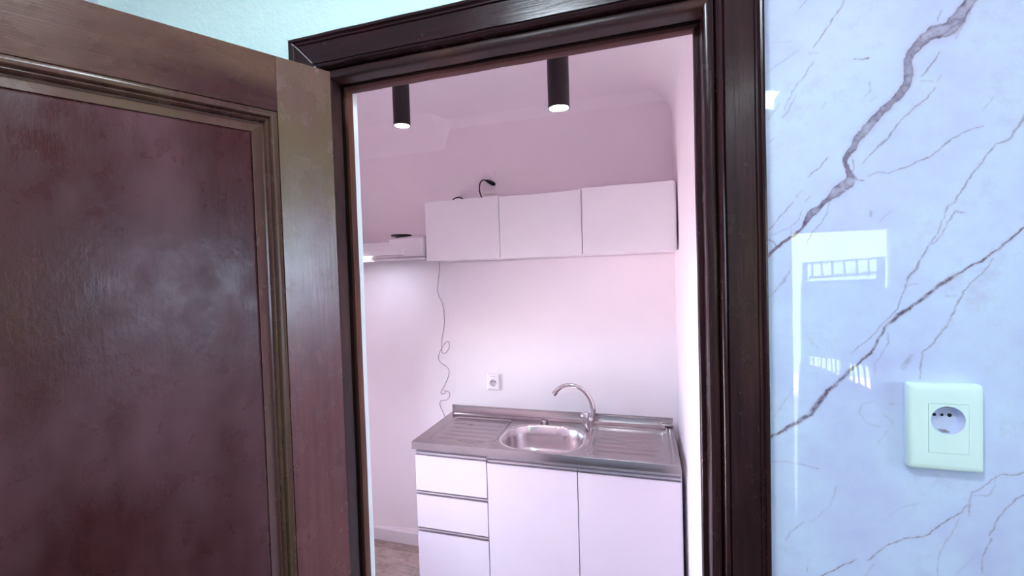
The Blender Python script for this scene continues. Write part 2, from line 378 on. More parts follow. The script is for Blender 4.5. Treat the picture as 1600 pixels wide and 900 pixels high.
# marble laminate sheet right of the door: fine grid carrying the printed veins
VEINS = [
  (2, [476,1992,19.6,468,1979,18.4,458,1963,23.4,446,1950,27.2,429,1948,26.2,415,1938,20.1,402,1923,15.2,397,1908,13.9,399,1895,15.2,397,1882,15.1,387,1863,13.9,376,1852,12.7,360,1835,15.4,344,1816,16.0,331,1799,14.3,324,1785,14.3,315,1773,10.4,315,1762,8.3,321,1745,11.6,320,1734,18.1,307,1725,19.5,295,1712,13.1,281,1699,9.2,269,1689,14.5,261,1678,10.6,254,1665,5.3,242,1654,5.9,227,1644,5.9,214,1633,6.5,204,1622,6.5,188,1609,6.6]),
  (0.7, [205,1647,2.5,213,1642,3.0,216,1635,2.7]),
  (1, [548,1664,3.1,535,1649,3.4,522,1635,3.9,506,1619,4.4,490,1605,3.5,474,1594,4.4,458,1583,5.2,443,1572,8.0,430,1563,6.6,437,1569,7.1,426,1559,7.1,413,1545,6.7,398,1532,6.3,385,1521,8.2,373,1509,5.8,369,1505,4.4,356,1479,5.4,347,1460,6.4,330,1443,4.4,314,1426,7.5,304,1414,6.5,288,1397,8.5,275,1379,10.6,261,1355,9.1,241,1340,8.2,223,1327,7.7,208,1317,5.7,189,1304,4.7]),
  (0.6, [380,1525,2.4,369,1514,2.4,360,1502,2.5,349,1487,2.2,333,1472,2.0,319,1460,1.2]),
  (0.4, [370,1493,1.7,370,1476,1.9,362,1460,1.9,352,1443,2.0,350,1421,1.2]),
  (0.55, [546,1827,6.0,535,1809,6.5,526,1793,3.7,518,1778,3.3,502,1772,2.3,493,1761,2.1]),
  (0.6, [516,1776,2.3,503,1773,2.6,493,1761,2.8,487,1748,2.8,475,1732,3.1,465,1713,3.3,454,1694,2.6,445,1684,3.4,441,1669,1.9,434,1646,2.2,424,1631,2.9,414,1611,3.4,406,1590,5.8,396,1577,4.9,392,1564,2.4,394,1565,2.2,387,1549,1.9,382,1530,2.2,372,1517,2.0]),
  (0.5, [466,1675,1.9,455,1678,2.4,446,1661,2.4,439,1643,2.2,426,1628,2.2]),
  (0.55, [500,1605,1.6,492,1590,2.3,482,1577,2.8,473,1567,2.1,474,1568,2.3,464,1554,3.7,455,1532,3.5,447,1509,3.0,428,1477,3.3,415,1464,2.6,412,1445,2.4,410,1421,1.9]),
  (0.6, [315,2019,2.4,307,2006,2.2,295,1987,2.7,283,1969,2.7,271,1954,2.2]),
  (0.5, [271,1932,1.6,259,1909,2.7,245,1895,1.9,237,1877,1.7,230,1861,1.7]),
  (0.45, [248,1881,1.4,234,1855,3.3,228,1848,2.8]),
  (0.3, [253,1956,1.7,225,1936,2.2,205,1924,1.4]),
  (0.7, [347,1925,4.2,340,1924,2.6,328,1925,2.4]),
  (0.35, [347,1888,1.6,347,1872,2.1,341,1866,1.3]),
  (0.3, [356,1864,2.1,349,1855,1.6]),
  (0.3, [288,1864,2.1,282,1854,1.3]),
  (0.4, [264,2031,2.8,254,2020,2.2]),
  (0.35, [223,1871,1.7,205,1848,1.7]),
  (0.35, [217,1815,2.8,207,1810,1.9]),
  (0.6, [382,1817,2.5,371,1797,2.5,358,1787,2.3,349,1777,2.1]),
  (0.2, [206,1974,1.4,243,1968,1.4]),
  (0.25, [266,1946,3.8,278,1944,2.7]),
  (0.7, [436,1917,1.5,427,1903,2.7,413,1885,2.0]),
  (0.6, [430,1866,2.0,420,1852,2.5,408,1842,2.5,395,1829,2.5,380,1814,2.5,373,1799,1.8]),
  (0.25, [500,1841,2.8,488,1826,1.4]),
  (0.5, [438,1980,2.0,435,1965,2.5]),
  (0.4, [474,1970,2.0,464,1954,3.4,455,1935,2.0]),
  (0.3, [438,1884,2.5,433,1877,2.0]),
  (0.25, [412,1877,2.5,427,1876,2.0]),
  (0.6, [488,1801,1.4,464,1795,1.9,452,1787,2.2,439,1776,2.4,448,1783,2.4,433,1770,2.4,423,1762,2.9,401,1753,2.7,386,1748,2.3,373,1743,2.0,371,1743,2.0,357,1746,2.0,344,1740,1.5]),
  (0.6, [369,1793,2.3,351,1779,2.0,338,1763,1.8]),
  (0.7, [290,1777,2.4,279,1763,1.9,263,1748,1.3]),
  (0.65, [240,1707,2.7,227,1691,2.2,216,1677,2.4,205,1664,1.6]),
  (0.5, [253,1692,1.6,248,1678,2.1,237,1669,2.1,237,1655,1.3]),
  (0.5, [255,1726,1.3,245,1715,1.9]),
  (0.5, [265,1716,1.6,257,1707,1.6]),
  (0.4, [234,1666,1.6,207,1654,1.4]),
  (0.55, [296,1708,1.6,288,1685,1.8,279,1669,2.4,268,1656,2.4,260,1637,1.8]),
  (0.35, [374,1684,1.7,359,1668,1.5]),
  (0.4, [348,1685,4.6,348,1679,4.6]),
  (0.8, [338,1734,2.6,330,1738,3.6,326,1742,4.7]),
  (0.5, [234,1594,1.6,226,1577,4.3,211,1559,2.1]),
  (0.5, [325,1769,4.2,327,1755,2.6,322,1749,2.6]),
  (0.5, [228,1577,2.4,214,1562,2.1,205,1552,1.3]),
  (0.3, [239,1400,1.3,218,1363,1.6,209,1349,1.3,205,1334,1.0]),
  (0.25, [261,1482,1.3,274,1467,1.8]),
  (0.3, [330,1365,2.4,335,1377,2.4,348,1383,1.9]),
  (0.25, [331,1363,2.0,341,1347,1.9,359,1341,2.4]),
  (0.3, [371,1379,2.4,379,1378,2.4]),
  (0.3, [364,1362,1.9,375,1349,2.4]),
  (0.3, [389,1439,11.9,400,1456,9.5]),
  (0.35, [443,1549,1.4,455,1549,2.1]),
  (0.35, [394,1567,1.9,411,1569,1.4]),
  (0.4, [204,1271,1.3,227,1273,1.5,247,1271,2.0,262,1267,2.0,274,1265,1.5]),
  (0.25, [298,1238,3.4,295,1226,2.4,288,1205,1.2,261,1174,1.2]),
  (0.4, [251,1173,1.7,232,1154,2.0,225,1137,1.0]),
  (0.75, [263,1077,2.4,274,1085,2.7,295,1100,2.9,316,1115,2.9,326,1122,0.9]),
  (0.5, [340,1122,1.9,349,1132,4.2,367,1151,1.9,378,1158,1.4]),
  (0.3, [258,1111,1.5,255,1088,1.2]),
  (0.3, [349,1118,1.2,337,1097,1.2]),
  (0.2, [355,1316,1.4,368,1336,1.9]),
  (0.7, [370,1152,1.4,379,1160,2.3,390,1165,2.3,403,1168,2.3,421,1177,2.5,425,1184,2.5,438,1197,3.1,457,1212,2.7,470,1229,2.0]),
  (0.55, [476,1248,2.0,490,1262,1.8,504,1276,3.1,512,1281,2.8,526,1282,2.4,535,1287,2.8,547,1296,2.6]),
  (0.6, [476,1250,2.2,472,1236,2.7,472,1223,2.4,471,1213,1.3]),
  (0.35, [476,1244,1.3,493,1246,2.0,502,1261,1.5,503,1274,1.1]),
  (0.65, [549,1258,3.0,535,1253,3.0,526,1245,2.6,516,1231,2.6,508,1218,2.4,502,1208,2.6,500,1195,2.4,494,1186,1.7]),
  (0.6, [497,1181,2.4,496,1176,1.9,487,1154,2.2,487,1126,1.7]),
  (0.35, [459,1208,1.1,451,1185,1.8,438,1157,1.8,432,1134,1.3,431,1113,0.9]),
  (0.25, [478,1149,0.9,463,1131,1.3,455,1118,0.9]),
  (0.25, [370,1201,0.9,390,1218,1.2,410,1224,1.4]),
]

def marble_panel():
    x0, x1, z0, z1, st = 0.195, 0.600, 1.00, 2.15, 0.0013
    nx = int((x1 - x0) / st); nz = int((z1 - z0) / st)
    X = np.concatenate([np.linspace(x0, x1, nx), [0.7, 1.0, 1.5, ER]])
    Z = np.concatenate([[0.0, 0.5, 0.9], np.linspace(z0, z1, nz), [2.3, EC]])
    gx, gz = np.meshgrid(X, Z); px = gx.ravel() * 1000; pz = gz.ravel() * 1000
    # jitter the sampling position so that the veins run crooked
    def wob(a, b, s, seed):
        r = np.random.RandomState(seed); o = np.zeros_like(a)
        for k in range(7):
            th = r.uniform(0, 2 * np.pi); fr = s * (1.0 + 0.55 * k)
            o += np.sin((a * np.cos(th) + b * np.sin(th)) * fr + r.uniform(0, 6.3)) / (1 + 0.35 * k)
        return o
    wx = px + 0.55 * wob(px, pz, 0.11, 1) + 0.25 * wob(px, pz, 0.5, 5); wz = pz + 0.55 * wob(px, pz, 0.12, 2) + 0.25 * wob(px, pz, 0.45, 6)
    tex = wob(px, pz, 0.42, 3) * 0.16 + wob(px, pz, 0.16, 4) * 0.12
    R_ = np.zeros_like(px); G_ = np.zeros_like(px)
    for k, l in VEINS:
        P = [(l[i], l[i + 1], l[i + 2]) for i in range(0, len(l), 3)]
        broad = k > 1.5
        V_ = np.zeros_like(px); H_ = np.zeros_like(px); Q_ = np.full_like(px, 9.0); W_ = np.zeros_like(px)
        if broad:      # densify so that the outline flows
            pp = smooth_path([(a, b, c * 1.0) for a, b, c in P], 5); P = [tuple(p) for p in pp]
        for (ax, az, aw), (bx, bz, bw) in zip(P, P[1:]):
            mw = max(aw, bw) * (1.0 if broad else 0.5) + (4 if broad else 7)
            sel = np.where((wx > min(ax, bx) - mw) & (wx < max(ax, bx) + mw) & (wz > min(az, bz) - mw) & (wz < max(az, bz) + mw))[0]
            if not len(sel): continue
            dx, dz = bx - ax, bz - az; L2 = dx * dx + dz * dz + 1e-9
            t = np.clip(((wx[sel] - ax) * dx + (wz[sel] - az) * dz) / L2, 0, 1)
            d = np.hypot(wx[sel] - ax - t * dx, wz[sel] - az - t * dz); hw = (aw + (bw - aw) * t) * 0.5
            if broad:
                hw = hw * 0.80; q = d / np.maximum(hw, 0.3); better = q < Q_[sel]
                W_[sel] = np.where(better, hw, W_[sel]); Q_[sel] = np.minimum(Q_[sel], q)
            else:
                hw = np.maximum(hw * 0.62, 0.34)
                V_[sel] = np.maximum(V_[sel], k * np.clip(1.35 - d / hw * 0.8, 0, 1) * np.clip(0.85 + tex[sel] * 1.2, 0.35, 1))
                H_[sel] = np.maximum(H_[sel], k * 0.45 * np.exp(-(d / (hw + 1.6)) ** 2))
        if broad:
            Q = Q_ + 0.10 * wob(px, pz, 0.35, 11) * np.clip(W_ / 4, 0, 1) * 0.5
            body = np.clip((1.06 - Q) / 0.20, 0, 1)
            # pale where it is wide, with crooked dark threads through it and dark borders
            thick = np.clip((W_ - 3.4) / 3.5, 0, 1)
            th = np.exp(-(wob(wx, wz, 0.085, 21) / 0.42) ** 2) * 0.55 + np.exp(-(wob(wx, wz, 0.20, 22) / 0.40) ** 2) * 0.3
            inner = 0.92 - thick * 0.62 * (1 - np.clip(Q, 0, 1) ** 4) + thick * th * 0.6 + tex * 0.22
            V_ = body * np.clip(inner, 0.22, 1); H_ = np.clip(1.5 - Q * 0.72, 0, 1) * 0.6 * (Q < 8)
        R_ = np.maximum(R_, V_); G_ = np.maximum(G_, H_)
    nX, nZ = len(X), len(Z); n = nX * nZ
    co = np.stack([gx.ravel(), np.full(n, WF - 0.010), gz.ravel()], 1).astype(np.float32)
    i = (np.arange(nZ - 1)[:, None] * nX + np.arange(nX - 1)[None]).ravel()
    q = np.stack([i, i + 1, i + 1 + nX, i + nX], 1).astype(np.int32)
    me = bpy.data.meshes.new('marble_sheet')
    me.vertices.add(n); me.vertices.foreach_set('co', co.ravel())
    me.loops.add(q.size); me.loops.foreach_set('vertex_index', q.ravel())
    me.polygons.add(len(q)); me.polygons.foreach_set('loop_start', np.arange(0, q.size, 4, dtype=np.int32))
    me.update(calc_edges=True)
    at = me.color_attributes.new('vein', 'FLOAT_COLOR', 'POINT')
    at.data.foreach_set('color', np.stack([R_, G_, np.zeros(n), np.ones(n)], 1).astype(np.float32).ravel())
    # thickness: a border strip back to the wall
    bm = bmesh.new(); bm.from_mesh(me)
    es = [e for e in bm.edges if e.is_boundary]
    ret = bmesh.ops.extrude_edge_only(bm, edges=es)
    for g in ret['geom']:
        if isinstance(g, bmesh.types.BMVert): g.co.y = WF
    bm.to_mesh(me); bm.free()
    me.materials.append(M['marble'])
    return link('marble_sheet', me, wall_front)
marble_panel()

# entrance room shell
obj('wall_entry_left', box(EL - 0.10, EL, EB, WF, 0, EC), M['entry_wall'], kind='structure')
WY0, WY1, WZ0, WZ1 = -1.44, 0.32, 1.30, 2.08      # window in the right wall
bm = bmesh.new()
add_box(bm, ER, ER + 0.10, EB, WY0, 0, EC); add_box(bm, ER, ER + 0.10, WY1, WF, 0, EC)
add_box(bm, ER, ER + 0.10, WY0, WY1, 0, WZ0); add_box(bm, ER, ER + 0.10, WY0, WY1, WZ1, EC)
obj('wall_entry_right', bm, M['entry_wall'], kind='structure')
DX0, DX1, DZ1 = 0.910, 1.430, 1.815               # opening of the entrance gate in the rear wall
bm = bmesh.new()
add_box(bm, EL - 0.10, DX0, EB - 0.05, EB, 0, EC); add_box(bm, DX1, ER + 0.10, EB - 0.05, EB, 0, EC)
add_box(bm, DX0, DX1, EB - 0.05, EB, DZ1, EC)
obj('wall_entry_rear', bm, M['entry_wall'], kind='structure')
obj('ceiling_entry', box(EL - 0.10, ER + 0.10, EB - 0.12, WF, EC, EC + 0.10), M['entry_ceiling'], kind='structure')
obj('floor_entry', box(EL - 0.10, ER + 0.10, EB - 0.12, WF, -0.05, 0.0), M['entry_floor'], kind='structure')
obj('ground_yard', box(-9, 14, -12, 6, -0.30, -0.06), M['yard'], kind='structure')

# window_1: white frame with two panes
win = empty('window_1', (ER + 0.05, (WY0 + WY1) / 2, WZ0), kind='structure')
hw_, hh_ = (WY1 - WY0) / 2, WZ1 - WZ0
for y0, y1, z0, z1 in ((-hw_, hw_, 0, 0.05), (-hw_, hw_, hh_ - 0.05, hh_), (-hw_, -hw_ + 0.05, 0.05, hh_ - 0.05), (hw_ - 0.05, hw_, 0.05, hh_ - 0.05), (-0.03, 0.03, 0.05, hh_ - 0.05)):
    obj('window_frame', box(-0.03, 0.03, y0, y1, z0, z1, bev=0.004), M['reveal'], win)
for y0, y1 in ((-hw_ + 0.05, -0.03), (0.03, hw_ - 0.05)):
    obj('pane', box(-0.003, 0.003, y0, y1, 0.05, hh_ - 0.05), M['glass'], win)

# door_2: the entrance gate behind the eye, painted steel with bars above, a solid sheet and slots below
gt = empty('door_2', (0.007, EB - 0.022, 0), kind='structure')
def gate_poly(name, poly, y0=-0.012, y1=0.012):
    bm = bmesh.new(); add_prism(bm, poly, y0, y1); obj(name, bm, M['gate'], gt)
gate_poly('gate_rail', [(0.972, 1.615), (1.408, 1.640), (1.408, 1.652), (0.972, 1.627)])
gate_poly('gate_rail', [(1.004, 1.525), (1.372, 1.545), (1.372, 1.562), (1.004, 1.542)])
for x in (1.020, 1.071, 1.129, 1.193, 1.258, 1.319):
    gate_poly('gate_bar', [(x - 0.005, 1.53), (x + 0.005, 1.53), (x + 0.005, 1.635), (x - 0.005, 1.635)], -0.005, 0.005)
gate_poly('gate_post', [(0.967, 1.50), (0.992, 1.50), (0.992, 1.632), (0.967, 1.632)])
gate_poly('gate_post', [(1.362, 1.50), (1.397, 1.50), (1.397, 1.648), (1.362, 1.648)])
gate_poly('gate_sheet', [(0.955, 0.985), (0.997, 1.040), (1.159, 1.016), (1.180, 1.016), (1.180, 1.000), (1.328, 0.978), (1.43, 0.95), (1.43, 1.46), (1.397, 1.46), (1.397, 1.518), (0.962, 1.510), (0.955, 1.30)])
gate_poly('gate_sheet', [(0.925, 0.0), (1.43, 0.0), (1.43, 0.79), (1.347, 0.829), (1.215, 0.894), (1.175, 0.909), (1.087, 0.955), (0.997, 0.983), (0.945, 0.975), (0.932, 0.60)])
gate_poly('gate_post', [(1.165, 0.89), (1.212, 0.89), (1.212, 1.02), (1.165, 1.02)])
gate_poly('gate_post', [(0.965, 0.97), (0.997, 0.98), (0.997, 1.05), (0.965, 1.05)])
gate_poly('gate_post', [(1.340, 0.82), (1.430, 0.78), (1.430, 1.00), (1.325, 1.00)])
for x in (1.020, 1.062, 1.090, 1.117, 1.140):
    gate_poly('gate_bar', [(x, 0.93), (x + 0.006, 0.93), (x + 0.003, 1.035), (x - 0.003, 1.035)], -0.005, 0.005)
for x in (1.232, 1.258, 1.290, 1.318):
    gate_poly('gate_bar', [(x + 0.008, 0.84), (x + 0.015, 0.84), (x, 1.000), (x - 0.007, 1.000)], -0.005, 0.005)

# the house across the yard, sunlit
fac = empty('neighbouring_house', (3.0, -6.0, -0.06))
obj('facade', box(-6, 6, -0.4, 0.0, 0, 5.2), M['facade'], fac)
obj('roof', box(-6.3, 6.3, -0.6, 0.3, 5.2, 5.35, bev=0.02), M['yard'], fac)
tag(fac, 'sunlit yellow green rendered house across the yard, mirrored in the marble', 'house')

# kitchenette shell
bm = bmesh.new(); add_box(bm, KL - 0.1, KR + 0.1, KB, KB + 0.1, 0, 2.70)
wall_back = obj('wall_back', bm, M['kitchen_wall'], kind='structure')
obj('splash_board', box(-1.041, KR, KB - 0.004, KB, 0.80, 1.688, bev=0.002), M['kitchen_wall'], wall_back)
obj('wall_right', box(KR, KR + 0.10, WB, KB, 0, 2.70), M['kitchen_wall'], kind='structure')
VY0, VY1, VZ0, VZ1 = 0.94, 1.98, 0.22, 1.22       # unseen window added in the left wall to brighten the kitchenette
bm = bmesh.new()
add_box(bm, KL - 0.10, KL, WB, VY0, 0, 2.70); add_box(bm, KL - 0.10, KL, VY1, KB, 0, 2.70)
add_box(bm, KL - 0.10, KL, VY0, VY1, 0, VZ0); add_box(bm, KL - 0.10, KL, VY0, VY1, VZ1, 2.70)
obj('wall_left', bm, M['kitchen_wall'], kind='structure')
added_win = empty('added_window', (KL - 0.05, (VY0 + VY1) / 2, VZ0), kind='structure')
a_, b_ = (VY1 - VY0) / 2, VZ1 - VZ0
for y0, y1, z0, z1 in ((-a_, a_, 0, 0.045), (-a_, a_, b_ - 0.045, b_), (-a_, -a_ + 0.045, 0.045, b_ - 0.045), (a_ - 0.045, a_, 0.045, b_ - 0.045)):
    obj('window_frame', box(-0.03, 0.03, y0, y1, z0, z1, bev=0.004), M['reveal'], added_win)
obj('pane', box(-0.003, 0.003, -a_ + 0.045, a_ - 0.045, 0.045, b_ - 0.045), M['glass'], added_win)
bm = bmesh.new()
add_box(bm, KL - 0.1, KR + 0.1, WB, KB + 0.1, KC, 2.70)
# coves: along the back wall (a larger radius left of a plaster crease) and along the right wall
def cove_back(x):
    t = min(1, max(0, (x + 1.075) / 0.05)); t = t * t * (3 - 2 * t)
    return 0.17 + (0.055 - 0.17) * t
xs = [KL, -1.4, -1.2, -1.10, -1.075, -1.065, -1.055, -1.045, -1.035, -1.025, -1.0, -0.6, -0.2, KR]
rings = []
for x in xs:
    r = cove_back(x)
    rings.append([(x, KB + 0.001 - r + r * math.sin(a), KC + 0.001 - r + r * math.cos(a)) for a in [math.pi / 2 * k / 12 for k in range(13)]])
add_loft(bm, rings, closed=False)
r = 0.13; rings = []
for y in (WB, 1.2, 1.6, 2.0, KB):
    rings.append([(KR + 0.001 - r + r * math.sin(a), y, KC + 0.001 - r + r * math.cos(a)) for a in [math.pi / 2 * k / 14 for k in range(15)]])
add_loft(bm, rings, closed=False)
obj('ceiling', bm, M['kitchen_ceiling'], kind='structure', auto=40)
fl = obj('floor', box(KL - 0.1, KR + 0.1, WF, KB + 0.1, -0.05, -0.012), M['entry_floor'], kind='structure')
meshes = {}
yy = WF; row = 0
while yy < KB - 0.001:
    y1 = min(yy + 0.115, KB); xx = KL - (0.27 if row % 2 else 0.0) - 0.1 * (row % 3)
    while xx < KR - 0.001:
        a, b = max(xx, KL), min(xx + 0.55, KR)
        if b - a > 0.02:
            key = (round(b - a, 3), round(y1 - yy, 3))
            if key not in meshes:
                bm = box(0.0008, key[0] - 0.0008, 0.0008, key[1] - 0.0008, -0.012, 0.0, bev=0.0012, seg=1)
                bmesh.ops.recalc_face_normals(bm, faces=bm.faces)
                me = bpy.data.meshes.new('plank'); bm.to_mesh(me); bm.free(); me.materials.append(M['board']); meshes[key] = me
            p = link('plank', meshes[key], fl); p.location = (a, yy, 0)
        xx += 0.55
    yy = y1; row += 1
bm = bmesh.new()
add_prism_x(bm, [(KB, 0), (KB - 0.016, 0), (KB - 0.016, 0.070), (KB - 0.008, 0.082), (KB, 0.082)], KL, -1.03)
obj('baseboard_back', bm, M['baseboard'], kind='structure')
bm = bmesh.new(); add_box(bm, KL, KL + 0.014, WB + 0.004, KB - 0.016, 0, 0.080, bev=0.003)
obj('baseboard_left', bm, M['baseboard'], kind='structure')

# ------------------------------------------------------------------ door frame
def sweep_frame(prof, which):
    """prof: closed polygon (u away from the opening, y depth); mitred at the head"""
    bm = bmesh.new()
    if which == 'right':
        a = [(JR + u, y, 0.0) for u, y in prof]; b = [(JR + u, y, JT + u) for u, y in prof]
    elif which == 'left':
        a = [(JL - u, y, 0.0) for u, y in prof]; b = [(JL - u, y, JT + u) for u, y in prof]
    else:
        a = [(JL - u, y, JT + u) for u, y in prof]; b = [(JR + u, y, JT + u) for u, y in prof]
    # a few rings on the way so that the old wood can wander a little
    n = 14; rings = []
    rg = random.Random(hash(which) % 7 + 3 if False else {'left': 3, 'right': 5, 'head': 8}[which])
    for k in range(n + 1):
        t = k / n; d = 0 if k in (0, n) else rg.uniform(-0.0006, 0.0006)
        rings.append([(p[0] + (q[0] - p[0]) * t + (d if which != 'head' else 0), p[1] + (q[1] - p[1]) * t, p[2] + (q[2] - p[2]) * t + (d if which == 'head' else 0)) for p, q in zip(a, b)])
    add_loft(bm, rings, cap0=True, cap1=True)
    return bm
CASING = [(.0903, .834), (.0903, .801), (.0888, .7975), (.0860, .7965), (.0830, .7975), (.0815, .801), (.0795, .8025), (.0770, .8025), (.0758, .8045), (.0753, .806),
          (.0322, .806), (.0312, .8075), (.0310, .812), (.0300, .812), (.0297, .807), (.0282, .8042), (.0258, .803), (.0232, .8042), (.0212, .8075), (.0206, .834)]
JAMB = [(.0190, .8335), (.0188, .823), (.0170, .8185), (.0130, .8170), (.0060, .8175), (.0022, .8195), (.0004, .8235), (0, .830), (0, .8540), (.0090, .8550), (.0090, .8680), (0, .8682), (0, .8855), (.030, .8855), (.030, .8345)]
STOP = [(-.0083, .8705), (-.0068, .868), (0, .868), (0, .886), (-.0083, .886)]
tr = empty('trim_1', (0, 0, 0), kind='structure')
for s in ('left', 'right', 'head'):
    hv = 'h' if s == 'head' else 'v'
    obj('casing', sweep_frame(CASING, s), M['frame_' + hv], tr, auto=35)
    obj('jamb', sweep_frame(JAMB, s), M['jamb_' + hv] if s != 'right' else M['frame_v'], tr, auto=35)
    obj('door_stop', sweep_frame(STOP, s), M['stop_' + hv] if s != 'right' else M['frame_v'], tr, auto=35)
# pale filler in the open mitre at the upper left corner
bm = bmesh.new()
add_tube(bm, [(JL - 0.0900, 0.7963, JT + 0.0900), (JL - 0.0790, 0.802, JT + 0.0790), (JL - 0.0740, 0.8057, JT + 0.0740), (JL - 0.0330, 0.8057, JT + 0.0330)], 0.0009, 6)
obj('mitre_filler', bm, M['filler'], tr)

# ------------------------------------------------------------------ door leaf, open
ANG = math.radians(-120.73); LW, LT, LTOP = 0.735, 0.040, 2.027
leaf = empty('door_1', (-0.600, 0.755, 0.0), ANG, kind='structure')
tag(leaf, 'dark brown varnished panelled door standing open at the left of the doorway', 'door')
def lbox(name, mat, *a): return obj(name, box(*a, bev=0.0006, seg=1), mat, leaf)
SW = 0.101
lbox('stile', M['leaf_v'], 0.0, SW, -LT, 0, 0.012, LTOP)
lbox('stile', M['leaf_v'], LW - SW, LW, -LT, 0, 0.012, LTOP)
rails = [(LTOP - 0.104, LTOP), (0.80, 0.93), (0.012, 0.20)]
for z0, z1 in rails: lbox('rail', M['leaf_h'], SW + 0.0004, LW - SW - 0.0004, -LT, 0, z0, z1)
def ring_sweep(bm, x0, x1, z0, z1, prof, cap=False):
    rings = [[(x0 + i, y, z0 + i), (x1 - i, y, z0 + i), (x1 - i, y, z1 - i), (x0 + i, y, z1 - i)] for i, y in prof]
    add_loft(bm, rings, cap1=cap)
for z0, z1 in ((0.93, LTOP - 0.104), (0.20, 0.80)):
    bm = bmesh.new()
    ring_sweep(bm, SW, LW - SW, z0, z1, [(0, -0.012), (0.0006, -0.002), (0.0012, 0.0), (0.0022, 0.0014), (0.0085, 0.0020), (0.0115, 0.0008), (0.0128, -0.0012),
               (0.0136, -0.0060), (0.0150, -0.0072), (0.0160, -0.0050), (0.0180, -0.0046), (0.0202, -0.0065), (0.0212, -0.0110), (0.0222, -0.0150), (0.024, -0.020)])
    mo = obj('panel_moulding', bm, M['leaf_mould'], leaf, auto=50)
    bm = bmesh.new()
    ring_sweep(bm, SW, LW - SW, z0, z1, [(0.0440, -0.030), (0.0440, -0.0105), (0.0452, -0.0085), (0.0475, -0.0070), (0.0500, -0.0066)], cap=True)
    obj('panel', bm, M['leaf_panel'], leaf, auto=18)
    bm = bmesh.new()
    ring_sweep(bm, SW, LW - SW, z0, z1, [(0.0, -0.030), (0.020, -0.030), (0.020, -0.0150), (0.0255, -0.0148), (0.0425, -0.0082), (0.0433, -0.0086), (0.0437, -0.0130), (0.0440, -0.030)])
    obj('panel_border', bm, M['leaf_border'], leaf, auto=18)

# ------------------------------------------------------------------ sockets
def rect_pts(x0, x1, z0, z1, n):
    """n*4 points round a rectangle starting at +x, anticlockwise, by angle"""
    out = []
    for (ax, az), (bx, bz) in (((x1, z1), (x0, z1)), ((x0, z1), (x0, z0)), ((x0, z0), (x1, z0)), ((x1, z0), (x1, z1))):
        for k in range(n): out.append((ax + (bx - ax) * k / n, az + (bz - az) * k / n))
    return out

